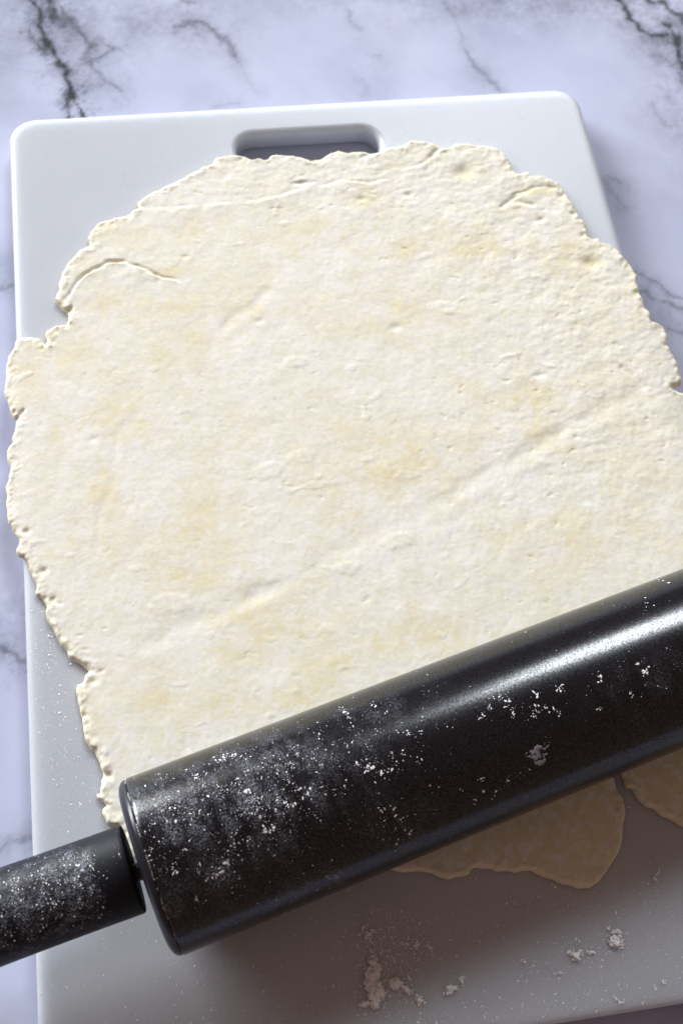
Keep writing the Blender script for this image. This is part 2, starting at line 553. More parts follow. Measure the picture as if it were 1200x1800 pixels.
# --- relief of the sheet, millimetres
def gauss(cpx, rx, ry, ang=0.0):
    c0 = on_plane(cpx, TB + 0.003)
    k = 3300.0
    ca, sa = math.cos(math.radians(ang)), math.sin(math.radians(ang))
    u, v = (DX - c0[0]) * ca + (DY - c0[1]) * sa, -(DX - c0[0]) * sa + (DY - c0[1]) * ca
    return np.exp(-(u / (rx / k)) ** 2 - (v / (ry / k)) ** 2)


wx = fbm(DX, DY, 0.012, 3, 300) * 0.004
wy = fbm(DX, DY, 0.012, 3, 310) * 0.004
big = fbm(DX, DY, 0.045, 3, 210)
mid = fbm(DX, DY, 0.013, 4, 220, 0.55)
fine = fbm(DX, DY, 0.0032, 3, 230, 0.6)
stretch = fbm(DX * 0.8 + DY * 0.25 + wx, DY * 2.1 - DX * 0.35 + wy, 0.010, 4, 240, 0.55)
rough = np.clip(gauss((930, 380), 330, 190, -35) + 0.9 * gauss((600, 300), 260, 60) + 0.6 * gauss((1080, 620), 170, 260) + 0.35 * gauss((1000, 800), 300, 200) + 0.3 * gauss((200, 420), 150, 80), 0, 1)
lump = fbm(DX + 0.4 * wx, DY + 0.4 * wy, 0.0075, 3, 225, 0.6)
Z = 3.1 + 0.22 * big + 0.13 * mid + 0.075 * lump + 0.03 * fine + rough * (0.22 * stretch + 0.32 * mid + 0.06 * fine)
Z += 0.10 * fbm(DX + wx, DY * 1.4 + wy, 0.022, 5, 260, 0.6)
# small cracked pits
pit = fbm(DX * 0.9 + DY * 0.3 + 0.6 * wx, DY * 1.3 + 0.6 * wy, 0.0065, 3, 270, 0.6)
pitm = smooth(0.34, 0.6, pit) * np.clip(0.35 + rough + 0.8 * fbm(DX, DY, 0.05, 2, 280), 0, 1)
Z -= 0.26 * pitm
RIMPITS = [(24, 725, 4), (18, 918, 3.5), (26, 934, 4), (47, 934, 4), (41, 978, 4), (80, 1053, 4.5), (94, 1053, 4), (150, 1170, 4), (164, 1197, 5), (148, 1258, 4.5), (166, 1322, 5), (192, 1363, 4),
           (1186, 679, 6), (1118, 514, 4), (985, 345, 5), (1006, 376, 4), (950, 386, 5), (243, 364, 4), (121, 545, 5), (1172, 604, 3.5), (1026, 414, 5), (78, 1003, 4), (118, 1262, 5)]
rimpit = np.zeros_like(Z)
for px_, py_, r_ in RIMPITS:
    rimpit = np.maximum(rimpit, gauss((px_, py_), r_ * 1.2, r_))
Z -= 0.8 * rimpit
# flattened butter flakes
flk = fbm(DX * 0.8, DY * 1.3, 0.011, 2, 290)
flake = smooth(0.44, 0.50, flk) * np.clip(0.5 + fbm(DX, DY, 0.06, 2, 295), 0, 1)
Z += 0.14 * flake
for cpx, rx, ry, a in (((475, 826), 26, 15, 0), ((528, 804), 30, 14, 0), ((775, 540), 32, 14, -10), ((520, 637), 24, 10, 0), ((800, 378), 24, 18, 20), ((700, 950), 30, 14, 10), ((610, 1000), 20, 12, 0), ((905, 320), 40, 18, 10), ((820, 285), 60, 28, 0), ((1070, 440), 38, 22, -20), ((300, 1060), 30, 16, 0)):
    g = gauss(cpx, rx, ry, a) + 0.30 * mid + 0.12 * fine
    Z += 0.17 * smooth(0.25, 0.75, g)
    flake = np.maximum(flake, 0.9 * smooth(0.25, 0.6, g))
for cpx, rx, ry, dep in (((815, 302), 17, 13, 1.3), ((1038, 462), 16, 11, 1.0), ((718, 342), 7, 5, 0.7), ((636, 350), 9, 5, 0.6), ((455, 565), 7, 5, 0.35), ((325, 452), 6, 4, 0.5), ((528, 322), 13, 4, 0.9), ((945, 660), 12, 5, 0.5), ((695, 575), 9, 6, 0.4), ((1012, 768), 4, 4, 0.4), ((165, 772), 6, 5, 0.3)):
    Z -= dep * gauss(cpx, rx, ry)


def curve(pts):
    return seg_dist(DX + 0.25 * wx, DY + 0.25 * wy, on_plane(pts, TB + 0.003))


def flap(pts, h, fall, groove, seed, wd=1.0):
    # a thin layer whose edge follows pts; it lies on the viewer's side and fades out behind its edge
    P = on_plane(pts, TB + 0.003)
    x, y = DX + 0.45 * wx, DY + 0.45 * wy
    best = np.full(x.shape, 1e9)
    sg = np.zeros(x.shape)
    tt = np.zeros(x.shape)
    n = len(P) - 1
    for k in range(n):
        ab = P[k + 1] - P[k]
        t = np.clip(((x - P[k, 0]) * ab[0] + (y - P[k, 1]) * ab[1]) / (ab @ ab), 0, 1)
        d = np.hypot(x - P[k, 0] - t * ab[0], y - P[k, 1] - t * ab[1])
        cr = ab[0] * (y - P[k, 1]) - ab[1] * (x - P[k, 0])
        m = d < best
        best = np.where(m, d, best)
        sg = np.where(m, np.sign(cr), sg)
        tt = np.where(m, (k + t) / n, tt)
    sd = best * sg                                   # positive on the far side
    ends = smooth(0.0, 0.12, tt) * (1 - smooth(0.85, 1.0, tt)) + 0.12
    amp = np.clip(0.75 + 1.1 * fbm(DX, DY, 0.009, 3, seed), 0.1, 1.4) * ends
    up = 1 - smooth(-0.0007 * wd, 0.0003 * wd, sd)
    return amp * (h * up * np.exp(-np.maximum(-sd, 0) / fall) - 1.7 * groove * np.exp(-((sd - 0.0006) / 0.0008) ** 2))


def side_of(pts):
    """signed offset from a nearly straight line, positive on the far side"""
    P = on_plane(pts, TB + 0.003)
    d = (P[-1] - P[0]) / np.hypot(*(P[-1] - P[0]))
    return (DX + 0.2 * wx - P[0, 0]) * -d[1] + (DY + 0.2 * wy - P[0, 1]) * d[0], ((DX - P[0, 0]) * d[0] + (DY - P[0, 1]) * d[1]) / np.hypot(*(P[-1] - P[0]))


# groove pressed by the pin's end, running diagonally across the sheet
for pts, dep in (([(246, 1142), (500, 1020)], 0.55), ([(440, 1050), (820, 860)], 0.34), ([(800, 862), (1128, 687)], 0.5)):
    off, t = side_of(pts)
    m = smooth(-0.03, 0.02, t) * (1 - smooth(0.96, 1.03, t))
    m *= np.clip(0.8 + 1.5 * fbm(DX, DY, 0.022, 3, 320), 0.12, 1.3)
    Z += 0.6 * m * dep * (-np.exp(-((off - 0.0008) / 0.0042) ** 2) + 0.15 * np.exp(-((off + 0.0055) / 0.003) ** 2))
d, pos = curve([(1092, 645), (1112, 660), (1130, 682)])
Z -= 0.6 * np.exp(-(d / 0.0014) ** 2)
# torn flap near the far left edge
Z += flap([(112, 540), (138, 495), (168, 474), (190, 463), (222, 463), (258, 474), (285, 488), (312, 496)], 0.6, 0.006, 0.55, 330)
# long soft crease under the slot
Z += flap([(236, 366), (300, 366), (360, 362), (430, 354), (490, 345), (545, 326)], 0.42, 0.004, 0.05, 331, 3.5)
Z += flap([(895, 348), (930, 333), (960, 330), (990, 333)], 0.2, 0.004, 0.2, 332, 2.0)
Z += flap([(560, 330), (600, 318), (650, 322), (690, 312)], 0.35, 0.004, 0.1, 333, 2.5)
Z += flap([(700, 300), (735, 292), (770, 268)], 0.35, 0.004, 0.1, 334, 2.5)
for pts, w, dep in (([(905, 345), (940, 332), (985, 330)], 0.002, 0.25), ([(880, 362), (905, 346)], 0.0012, 0.7), ([(905, 355), (935, 360)], 0.0014, 0.7), ([(768, 264), (756, 276)], 0.0011, 0.8),
                    ([(395, 575), (415, 552), (440, 543), (470, 512)], 0.0028, 0.25), ([(200, 820), (205, 765), (240, 730)], 0.0024, 0.13), ([(170, 960), (176, 900), (196, 850)], 0.002, 0.12), ([(88, 1056), (105, 1062)], 0.0009, 0.3), ([(150, 1176), (165, 1182), (180, 1179)], 0.0009, 0.3),
                    ([(30, 735), (42, 722)], 0.0009, 0.8), ([(832, 1525), (828, 1508), (822, 1496)], 0.001, 0.8), ([(118, 546), (126, 540)], 0.001, 0.8)):
    d, pos = curve(pts)
    Z -= dep * np.exp(-(d / w) ** 2)
# lower, torn and crumbly rim
edge = np.clip(SD / 0.0017, 0, 1)
crumb = fbm(DX, DY, 0.0045, 3, 340, 0.6)
nearrim = np.exp(-(np.clip(SD, 0, 1) / 0.004) ** 2)
Z += nearrim * (0.95 * crumb + 0.15)
Z *= np.sqrt(np.clip(1 - (1 - edge) ** 2, 0, 1)) * 0.82 + 0.18 * (SD > 0)
Zm = Z * 0.001 + ZD
# sags where it hangs past the board's rounded rim
over = np.maximum(np.abs(DX) - (W / 2 - 0.006), 0)
sag = np.minimum(7 * over ** 2, 0.005)
Zm -= sag
# pressed by the pin
pv = (DX - PA[0]) * PV[0] + (DY - PA[1]) * PV[1]
ps = (DX - PA[0]) * PU[0] + (DY - PA[1]) * PU[1]
under = (np.abs(pv) < PR) & (ps > -0.0365) & (ps < 0.2175)
ceil = PA[2] - np.sqrt(np.maximum(PR ** 2 - pv ** 2, 0))
Zm = np.where(under, np.minimum(Zm, ceil - 0.00003), Zm)
Zm = np.maximum(Zm, ZD - sag + 0.0002)

# --- keep cells inside, snap the border to the outline
gyv, gxv = np.gradient(SD, STEP)
gl = np.hypot(gxv, gyv) + 1e-9
inside = SD > 0
near = (~inside) & (SD > -1.6 * STEP)
cell_ok = (SD[:-1, :-1] > -1.6 * STEP) & (SD[1:, :-1] > -1.6 * STEP) & (SD[:-1, 1:] > -1.6 * STEP) & (SD[1:, 1:] > -1.6 * STEP)
cell_ok &= (inside[:-1, :-1] | inside[1:, :-1] | inside[:-1, 1:] | inside[1:, 1:])
mv = np.where(near, -SD / gl, 0)
mv = np.clip(mv, 0, 1.8 * STEP)
VX, VY = DX + gxv / gl * mv, DY + gyv / gl * mv
VZ = np.where(near, ZD - sag + 0.0002, Zm)
n0, n1 = DX.shape
idx = np.arange(n0 * n1).reshape(n0, n1)
q = np.stack([idx[:-1, :-1], idx[:-1, 1:], idx[1:, 1:], idx[1:, :-1]], -1)[cell_ok]
used = np.zeros(n0 * n1, bool)
used[q.ravel()] = True
remap = -np.ones(n0 * n1, int)
remap[used] = np.arange(used.sum())
q = remap[q]
top = np.stack([VX, VY, VZ], -1).reshape(-1, 3)[used]
# underside: border loop walled down and closed by a flat copy of the border cells is never seen; a border skirt shuts the rim
ed = np.concatenate([q[:, [0, 1]], q[:, [1, 2]], q[:, [2, 3]], q[:, [3, 0]]])
key = np.sort(ed, 1)
kk = key[:, 0].astype(np.int64) * len(top) + key[:, 1]
u_, inv, cnt = np.unique(kk, return_inverse=True, return_counts=True)
bord = ed[cnt[inv] == 1]
bv = np.unique(bord)
bmap = -np.ones(len(top), int)
bmap[bv] = np.arange(len(bv)) + len(top)
low = top[bv].copy()
low[:, 2] -= 0.00018
skirt = np.stack([bord[:, 1], bord[:, 0], bmap[bord[:, 0]], bmap[bord[:, 1]]], 1)
V = np.concatenate([top, low])
me = mesh_np('dough_sheet', V, np.concatenate([q, skirt]), 4)


def vatt(a):
    a = a.reshape(-1)[used]
    return np.concatenate([a, a[bv]])


TAN = [((830, 440), 120, 50, 0.55), ((700, 815), 90, 55, 0.6), ((590, 890), 60, 45, 0.55), ((225, 745), 45, 50, 0.55), ((185, 880), 25, 110, 0.5), ((450, 1110), 80, 45, 0.55),
       ((700, 560), 80, 70, 0.38), ((460, 540), 70, 40, 0.5), ((330, 610), 80, 40, 0.35), ((120, 770), 35, 25, 0.4), ((260, 530), 110, 30, 0.45), ((110, 610), 70, 40, 0.4), ((50, 640), 30, 60, 0.4),
       ((940, 690), 110, 40, 0.45), ((930, 760), 90, 40, 0.35), ((360, 1010), 60, 50, 0.45), ((340, 930), 70, 60, 0.3), ((880, 960), 90, 60, 0.3), ((1050, 950), 120, 60, 0.35), ((760, 1120), 120, 40, 0.4), ((620, 1150), 120, 50, 0.4), ((470, 1220), 160, 30, 0.45), ((250, 1230), 80, 60, 0.25),
       ((180, 400), 90, 30, 0.5), ((300, 400), 80, 25, 0.45), ((815, 302), 20, 14, 0.9), ((1040, 462), 18, 12, 0.8), ((960, 335), 40, 9, 0.7), ((205, 462), 24, 5, 1.0), ((1000, 440), 80, 40, 0.35), ((640, 350), 40, 20, 0.4), ((1100, 850), 80, 50, 0.4), ((60, 560), 40, 30, 0.3),
       ((1000, 1440), 90, 70, 0.45), ((1180, 1380), 60, 50, 0.55), ((140, 980), 60, 50, 0.3), ((540, 420), 160, 40, 0.2), ((300, 480), 30, 10, 0.6)]
tanv = np.zeros_like(DX)
n_t = fbm(DX, DY, 0.02, 5, 400, 0.65)
n_f = fbm(DX, DY, 0.0035, 3, 410, 0.6)
for cpx, rx, ry, a in TAN:
    tanv = np.maximum(tanv, a * gauss(cpx, rx * 0.95, ry * 0.95))
tanv = np.clip(1.05 * tanv * np.clip(0.65 + 2.0 * n_t + 1.6 * n_f, 0, 2.0) + 0.42 * np.clip(n_t + 0.05 + 1.0 * n_f, 0, 1) + 0.35 * pitm, 0, 0.85)
tanv *= 1 - 0.7 * flake
dust = 0.8 * smooth(-0.16, 0.42, 0.10 + 0.6 * fbm(DX, DY, 0.05, 3, 420, 0.6) + 0.6 * fbm(DX, DY, 0.011, 4, 425, 0.65) + 0.7 * n_f) * (1 - 0.6 * np.clip(tanv * 2, 0, 1))
tanv = np.maximum(tanv, 0.95 * rimpit)
low0 = np.clip(gauss((1000, 1450), 200, 110) + gauss((1190, 1390), 110, 90), 0, 1)
tanv = np.maximum(tanv, low0 * np.clip(0.45 - 0.8 * (fbm(DX, DY, 0.006, 4, 430, 0.7) + 0.8 * n_f), 0, 0.7))
add_attr(me, 'tan', vatt(tanv))
lowm = np.clip(gauss((1000, 1450), 200, 110) + gauss((1190, 1390), 110, 90) + gauss((780, 1530), 110, 30), 0, 1)
mot = fbm(DX, DY, 0.006, 4, 430, 0.7) + 0.8 * n_f
dust = dust * (1 - lowm) + lowm * smooth(-0.05, 0.3, mot) * 0.85
add_attr(me, 'flour', vatt(np.clip(dust, 0, 0.85)))
add_attr(me, 'rim', vatt(np.clip(np.exp(-(np.clip(SD, 0, 1) / 0.0022) ** 2) * 0.8, 0, 1)))
tag(link('dough_sheet', me, DOUGH), 'thin rolled out sheet of pale pastry dough with ragged edges', 'dough')


# ------------------------------------------------------------------ rolling pin
def lathe(name, prof, mat, parent, seg=128, A=PA, U=PU, film=None):
    """prof: list of (s, r) along the axis"""
    U = np.asarray(U) / np.linalg.norm(U)
    e1 = np.cross([0, 0, 1], U)
    e1 /= np.linalg.norm(e1)
    e2 = np.cross(U, e1)
    th = np.arange(seg) / seg * 2 * np.pi
    verts, faces = [], []
    for s, r in prof:
        verts.append(A + s * U + r * (np.cos(th)[:, None] * e1 + np.sin(th)[:, None] * e2))
    k = len(prof)
    V = np.concatenate(verts)
    i = np.arange(seg)
    j = (i + 1) % seg
    for a in range(k - 1):
        faces.append(np.stack([a * seg + i, a * seg + j, (a + 1) * seg + j, (a + 1) * seg + i], 1))
    V = V - ORI
    me = mesh_np(name, V, np.concatenate(faces), 4)
    if film is not None:
        add_attr(me, 'film', film(V + ORI))
    return link(name, me, mat, parent)


ORI = np.array([PA[0] + 0.09 * PU[0], PA[1] + 0.09 * PU[1], TB + 0.003])
pin = bpy.data.objects.new('rolling_pin', None)
COL.objects.link(pin)
pin.location = ORI
tag(pin, 'black non-stick rolling pin dusted with flour, lying across the dough', 'rolling pin')
S0, S1 = -0.0361, 0.2175


def unroll(V):
    rel = V - PA
    s_ = rel @ PU
    th_ = np.arctan2(rel[:, 2], rel @ PV)           # 0 away from the viewer, pi/2 on top, pi towards the viewer
    return s_, th_


FILM = [((440, 1380), 0.030, 0.022, 0.85), ((310, 1420), 0.016, 0.020, 0.8), ((480, 1440), 0.010, 0.012, 0.8), ((560, 1550), 0.020, 0.007, 0.5), ((390, 1535), 0.006, 0.006, 0.6),
        ((600, 1290), 0.03, 0.010, 0.35), ((330, 1600), 0.014, 0.014, 0.4), ((700, 1450), 0.014, 0.010, 0.3), ((1150, 1200), 0.02, 0.01, 0.25), ((800, 1480), 0.012, 0.004, 0.35)]


def barrel_film(V):
    s_, th_ = unroll(V)
    f = np.full(len(V), 0.01)
    for cpx, rs, rt, a in FILM:
        _, sc, nc, _ = pin_hit(np.array([cpx], float))
        tc = math.atan2(nc[0][2], float(nc[0] @ PV))
        dt = (th_ - tc + np.pi) % (2 * np.pi) - np.pi
        f = np.maximum(f, a * np.exp(-((s_ - sc[0]) / rs) ** 2 - (dt * PR / rt) ** 2))
    n = fbm(s_, th_ * PR * 0.6, 0.012, 4, 600, 0.6)
    n2 = fbm(s_ + 5, th_ * PR * 0.4, 0.0045, 4, 610, 0.65)
    return np.clip(f * np.clip(0.35 + 2.2 * n + 1.7 * n2, 0, 1.8), 0, 0.9)


def handle_film(V):
    s_, th_ = unroll(V)
    n = fbm(s_, th_ * 0.016, 0.014, 4, 620, 0.6)
    n2 = fbm(s_ + 5, th_ * 0.016, 0.004, 3, 630, 0.6)
    lim = 1 - smooth(S0 - 0.0195, S0 - 0.0175, s_)
    lim = np.where(s_ > 0.1, 0.5, lim)
    topm = np.clip(0.25 + np.sin(th_), 0, 1)
    return np.clip(0.85 * lim * topm * np.clip(0.35 + 1.7 * n + 1.5 * n2, 0, 1.6) + 0.01, 0, 0.9)


lathe('barrel', [(S0, PR - 0.0012), (S0, PR - 0.0004), (S0 + 0.0004, PR)] + [(S0 + 0.0004 + (S1 - S0 - 0.0008) * k / 220, PR) for k in range(1, 221)] + [(S1, PR - 0.0004), (S1, PR - 0.0012)], BLACK, pin, 256, film=barrel_film)
for sgn, s0 in ((-1, S0), (1, S1)):
    rf = 0.0038
    prof = [(s0 + sgn * 0.0000, PR - 0.0014), (s0 + sgn * 0.00015, PR - 0.0003)]
    for k in range(9):
        a = math.radians(90 * k / 8)
        prof.append((s0 + sgn * (0.0003 + (rf - 0.0003) * math.sin(a)), PR - 0.00025 - 0.0052 * (1 - math.cos(a))))
    prof += [(s0 + sgn * rf, 0.026), (s0 + sgn * (rf - 0.0022), 0.0245), (s0 + sgn * (rf - 0.0022), 0.0005)]
    lathe('end_cap', prof, CAP, pin, 160)
    # handle sits loosely on its axle: a slight play away from the viewer
    if sgn < 0:
        HA = PA + 0.0004 * PV
        HU = PU - 0.030 * PV
    else:
        HA, HU = PA, PU
    se = s0 + sgn * 0.0070
    hp = [(se, 0.004), (se, 0.0150), (se + sgn * 0.0002, 0.0157), (se + sgn * 0.0008, 0.01605)]
    for k in range(1, 81):
        t = k / 80
        hp.append((se + sgn * (0.0008 + 0.094 * t), 0.01605 - 0.0006 * math.sin(math.pi * min(1, t * 1.3)) + 0.0006 * math.sin(math.pi * t)))
    for k in range(1, 9):
        a = math.radians(90 * k / 8)
        hp.append((se + sgn * (0.0948 + 0.010 * math.sin(a)), 0.0002 + 0.0155 * math.cos(a)))
    if sgn < 0:
        hp_left = hp
    lathe('handle', hp, PLASTIC, pin, 160, HA, HU, film=handle_film)
    lathe('axle', [(s0 + sgn * 0.0005, 0.0033), (se + sgn * 0.004, 0.0033)], STEEL, pin, 32)
HPROF = np.array([p for p in hp_left])
HANDLE_A, HANDLE_U = PA + 0.0004 * PV, (PU - 0.030 * PV) / np.linalg.norm(PU - 0.030 * PV)

# ------------------------------------------------------------------ flour
OCT_V = np.array([[1, 0, 0], [0.3, 0.9, 0], [-0.7, 0.75, 0], [-0.95, -0.1, 0], [-0.35, -0.9, 0], [0.65, -0.8, 0], [0.45, 0.1, 0.75], [-0.35, 0.2, 0.8], [0, -0.4, 0.7]])
OCT_F = np.array([[0, 1, 6], [1, 2, 7], [1, 7, 6], [2, 3, 7], [3, 4, 8], [3, 8, 7], [4, 5, 8], [5, 0, 6], [5, 6, 8], [6, 7, 8]])


def specks(name, P, N, size, label, flat=0.55):
    """one mesh of tiny irregular grains lying on a surface: P points, N normals, size half widths"""
    n = len(P)
    ref = np.where(np.abs(N[:, 2:3]) > 0.9, [[1.0, 0, 0]], [[0, 0, 1.0]])
    T = np.cross(ref, N)
    T /= np.linalg.norm(T, axis=1, keepdims=True)
    B = np.cross(N, T)
    a = RNG.random(n) * 2 * np.pi
    T2 = np.cos(a)[:, None] * T + np.sin(a)[:, None] * B
    B2 = np.cross(N, T2)
    asp = 0.5 + 1.3 * RNG.random(n)
    lv = OCT_V[None] * (1 + 0.9 * (RNG.random((n, 9, 1)) - 0.5))
    V = (P[:, None, :] + lv[..., 0:1] * (size * asp)[:, None, None] * T2[:, None, :] + lv[..., 1:2] * (size / asp)[:, None, None] * B2[:, None, :]
         + (lv[..., 2:3] * (size * flat)[:, None, None] - 0.00002) * N[:, None, :])
    Fc = OCT_F[None] + 9 * np.arange(n)[:, None, None]
    me = mesh_np(name, V.reshape(-1, 3), Fc.reshape(-1, 3), 3)
    o = link(name, me, FLOUR)
    tag(o, label, 'flour', kind='stuff')
    return o


def blob_px(spec):
    """random pixels: (cx, cy, sx, sy, angle, count)"""
    out = []
    for cx, cy, sx, sy, ang, n in spec:
        g = RNG.normal(size=(n, 2)) * [sx, sy]
        a = math.radians(ang)
        out.append(np.stack([cx + g[:, 0] * math.cos(a) - g[:, 1] * math.sin(a), cy + g[:, 0] * math.sin(a) + g[:, 1] * math.cos(a)], 1))
    return np.concatenate(out)


def clumpy(px, scale, seed, keep):
    v = fbm(px[:, 0], px[:, 1], scale, 3, seed, 0.6)
    return px[v + 0.12 * RNG.normal(size=len(px)) > keep]


# on the barrel
fine_px = np.concatenate([
    clumpy(blob_px([(430, 1400, 140, 60, -20, 13000)]), 40, 500, 0.12),
    clumpy(blob_px([(330, 1440, 70, 70, -20, 3500), (560, 1330, 120, 40, -20, 3000)]), 30, 505, 0.1),
    clumpy(np.stack([RNG.uniform(210, 1200, 15000), RNG.uniform(1010, 1680, 15000)], 1), 50, 510, 0.2),
    blob_px([(480, 1400, 30, 28, 0, 330), (455, 1365, 60, 8, -25, 200), (480, 1445, 20, 18, -35, 200), (565, 1545, 90, 12, -22, 200), (395, 1535, 14, 12, -40, 150), (300, 1410, 40, 18, -20, 240),
             (660, 1345, 14, 5, -10, 80), (600, 1248, 8, 3, -15, 60), (870, 1235, 18, 12, 0, 60), (885, 1215, 12, 6, -40, 60), (1090, 1165, 8, 10, 0, 30), (985, 1212, 6, 7, 0, 50), (700, 1440, 40, 25, 0, 80), (690, 1460, 22, 10, 0, 90), (800, 1480, 35, 6, -22, 90), (1145, 1200, 30, 10, -20, 60)])])
P, s, N, ok = pin_hit(fine_px)
ok &= (s > S0 + 0.0008) & (s < S1 - 0.001)
P, N = P[ok], N[ok]
sz = 0.000045 + 0.00010 * RNG.random(len(P)) ** 3 + 0.00025 * RNG.random(len(P)) ** 18
big_px = np.array([(846, 1262), (848, 1255), (900, 1246), (902, 1255), (943, 1241), (936, 1255), (940, 1250), (985, 1213), (983, 1209), (1053, 1188), (1134, 1057), (1136, 1180), (1120, 1170), (858, 1240), (875, 1228), (945, 1220), (890, 1240), (960, 1240),
                   (975, 1250), (604, 1250), (606, 1253), (599, 1247), (640, 1350), (648, 1352), (655, 1350), (628, 1346), (733, 1338), (705, 1323), (690, 1325), (672, 1360), (691, 1353), (717, 1290), (650, 1240), (1168, 1023), (1108, 1220), (1133, 1182), (1050, 1245), (1053, 1190), (844, 1372), (890, 1373), (868, 1397),
                   (832, 1405), (500, 1411), (505, 1416), (485, 1425), (490, 1408), (515, 1416), (460, 1432), (466, 1458), (474, 1462), (480, 1455), (394, 1327), (402, 1330), (410, 1323), (380, 1338), (290, 1414), (300, 1408), (308, 1420), (293, 1443), (345, 1370), (350, 1362), (378, 1540), (388, 1532), (396, 1520),
                   (366, 1545), (346, 1530), (345, 1580), (306, 1530), (420, 1375), (434, 1390), (446, 1400), (525, 1390), (540, 1395), (560, 1290), (610, 1310), (575, 1545), (590, 1540), (530, 1565), (700, 1440), (692, 1421), (720, 1465), (694, 1485), (668, 1425)], float)
big_px = np.concatenate([big_px + RNG.normal(size=big_px.shape) * 2.2 for _ in range(4)])
bp = np.concatenate([big_px, big_px[::2] + RNG.normal(size=(len(big_px[::2]), 2)) * 5, big_px[::3] + RNG.normal(size=(len(big_px[::3]), 2)) * 8])
P2, s2, N2, ok2 = pin_hit(bp)
ok2 &= (s2 > S0 + 0.001)
sz2 = (0.00010 + 0.00042 * RNG.random(len(bp)) ** 2)[ok2]
# on the handle
hpx = np.concatenate([clumpy(np.stack([RNG.uniform(-10, 215, 15000), RNG.uniform(1440, 1700, 15000)], 1), 22, 520, 0.08),
                      clumpy(blob_px([(110, 1530, 75, 40, -20, 5500)]), 12, 525, 0.08), blob_px([(135, 1557, 20, 4, 35, 120), (27, 1562, 8, 5, -30, 80), (225, 1598, 8, 6, 40, 30), (240, 1590, 10, 10, 0, 20), (60, 1600, 40, 10, -20, 60)])])
P3, s3, N3, ok3 = pin_hit(hpx, 0.01600, HANDLE_A, HANDLE_U)
ok3 &= s3 < S0 - 0.0068 - 0.0012
ok3 &= (s3 < S0 - 0.0185 + 0.0015 * RNG.normal(size=len(s3))) | (RNG.random(len(s3)) < 0.09)
ok3 &= RNG.random(len(s3)) < np.clip(0.15 + N3[:, 2], 0, 1) ** 2
P3, N3, s3 = P3[ok3], N3[ok3], s3[ok3]
rad = np.interp(-s3, -HPROF[3:, 0], HPROF[3:, 1])
P3 = HANDLE_A + s3[:, None] * HANDLE_U + rad[:, None] * N3
sz3 = 0.000045 + 0.00009 * RNG.random(len(P3)) ** 3 + 0.0003 * RNG.random(len(P3)) ** 22
# a thin line of flour caught at the cap's seam
th = RNG.uniform(0.2, 2.6, 400)
e2 = np.array([0, 0, 1.0])
N4 = np.cos(th)[:, None] * PV + np.sin(th)[:, None] * e2
P4 = PA + (S0 + RNG.normal(size=(400, 1)) * 0.00012) * PU + (PR - 0.0002) * N4
keep4 = fbm(th, th * 0 + 3, 0.25, 3, 530) > -0.1
P4, N4 = P4[keep4], N4[keep4]
sz4 = RNG.uniform(0.00005, 0.00012, len(P4))
specks('flour_dusting', np.concatenate([P, P2[ok2], P3, P4]), np.concatenate([N, N2[ok2], N3, N4]), np.concatenate([sz, sz2, sz3, sz4]), 'fine white flour specks clinging to the black rolling pin', 0.35)

# on the board
bpx = np.concatenate([
    clumpy(blob_px([(85, 1130, 25, 60, 0, 900), (110, 1250, 30, 80, 0, 1300), (100, 1310, 20, 30, 20, 250)]), 20, 540, 0.02),
    np.stack([RNG.uniform(60, 1200, 3800), RNG.uniform(1300, 1800, 3800)], 1),
    clumpy(np.stack([RNG.uniform(280, 1200, 5200), RNG.uniform(1560, 1800, 5200)], 1), 60, 545, 0.08),
    blob_px([(690, 1650, 45, 32, 0, 1500), (660, 1735, 18, 30, 0, 900), (665, 1725, 26, 34, 0, 500), (705, 1735, 20, 12, 20, 300), (1079, 1652, 16, 16, 0, 250), (720, 1700, 40, 40, 0, 400), (850, 1655, 22, 8, 0, 80), (1050, 1650, 55, 25, -25, 260), (1010, 1672, 30, 15, 0, 130), (1150, 1545, 14, 16, -30, 120), (925, 1690, 25, 12, 0, 60), (1050, 1755, 90, 18, -10, 260),
             (800, 1790, 120, 14, -8, 260), (990, 1590, 40, 12, 0, 90), (850, 1575, 60, 14, 0, 90), (225, 1620, 30, 15, 0, 60), (135, 1415, 16, 4, -15, 30), (40, 1200, 3, 120, 1.8, 160), (220, 310, 12, 14, 0, 40), (500, 235, 250, 18, -3, 90), (300, 290, 90, 50, 0, 70), (80, 300, 30, 50, 0, 60), (960, 300, 40, 60, 0, 40)])])
pb = on_plane(bpx, TB)
keep = (np.abs(pb[:, 0]) < W / 2 - 0.002) & (np.abs(pb[:, 1]) < H / 2 - 0.002)
keep &= ~((np.abs(pb[:, 0] - slot_cx) < slot_w / 2 + 0.003) & (np.abs(pb[:, 1] - slot_cy) < slot_h / 2 + 0.003))
inx = np.clip(((pb[:, 0] - xs[0]) / STEP).astype(int), 0, len(xs) - 1)
iny = np.clip(((pb[:, 1] - ys[0]) / STEP).astype(int), 0, len(ys) - 1)
outd = (SD[iny, inx] < -0.0008) | (pb[:, 0] < xs[0]) | (pb[:, 0] > xs[-1]) | (pb[:, 1] < ys[0]) | (pb[:, 1] > ys[-1])
pb = pb[keep & outd]
inset = np.minimum(W / 2 - np.abs(pb[:, 0]), H / 2 - np.abs(pb[:, 1]))
zb = TB - np.interp(inset, [0.0009, 0.0018, 0.003, 0.0048], [0.0007, 0.00025, 0.00006, 0.0])
sz = 0.00008 + 0.00016 * RNG.random(len(pb)) ** 3 + 0.0004 * RNG.random(len(pb)) ** 22
specks('flour_dusting', np.column_stack([pb, zb]), np.tile([0, 0, 1.0], (len(pb), 1)), sz, 'fine white flour scattered over the bare parts of the cutting board', 0.5)
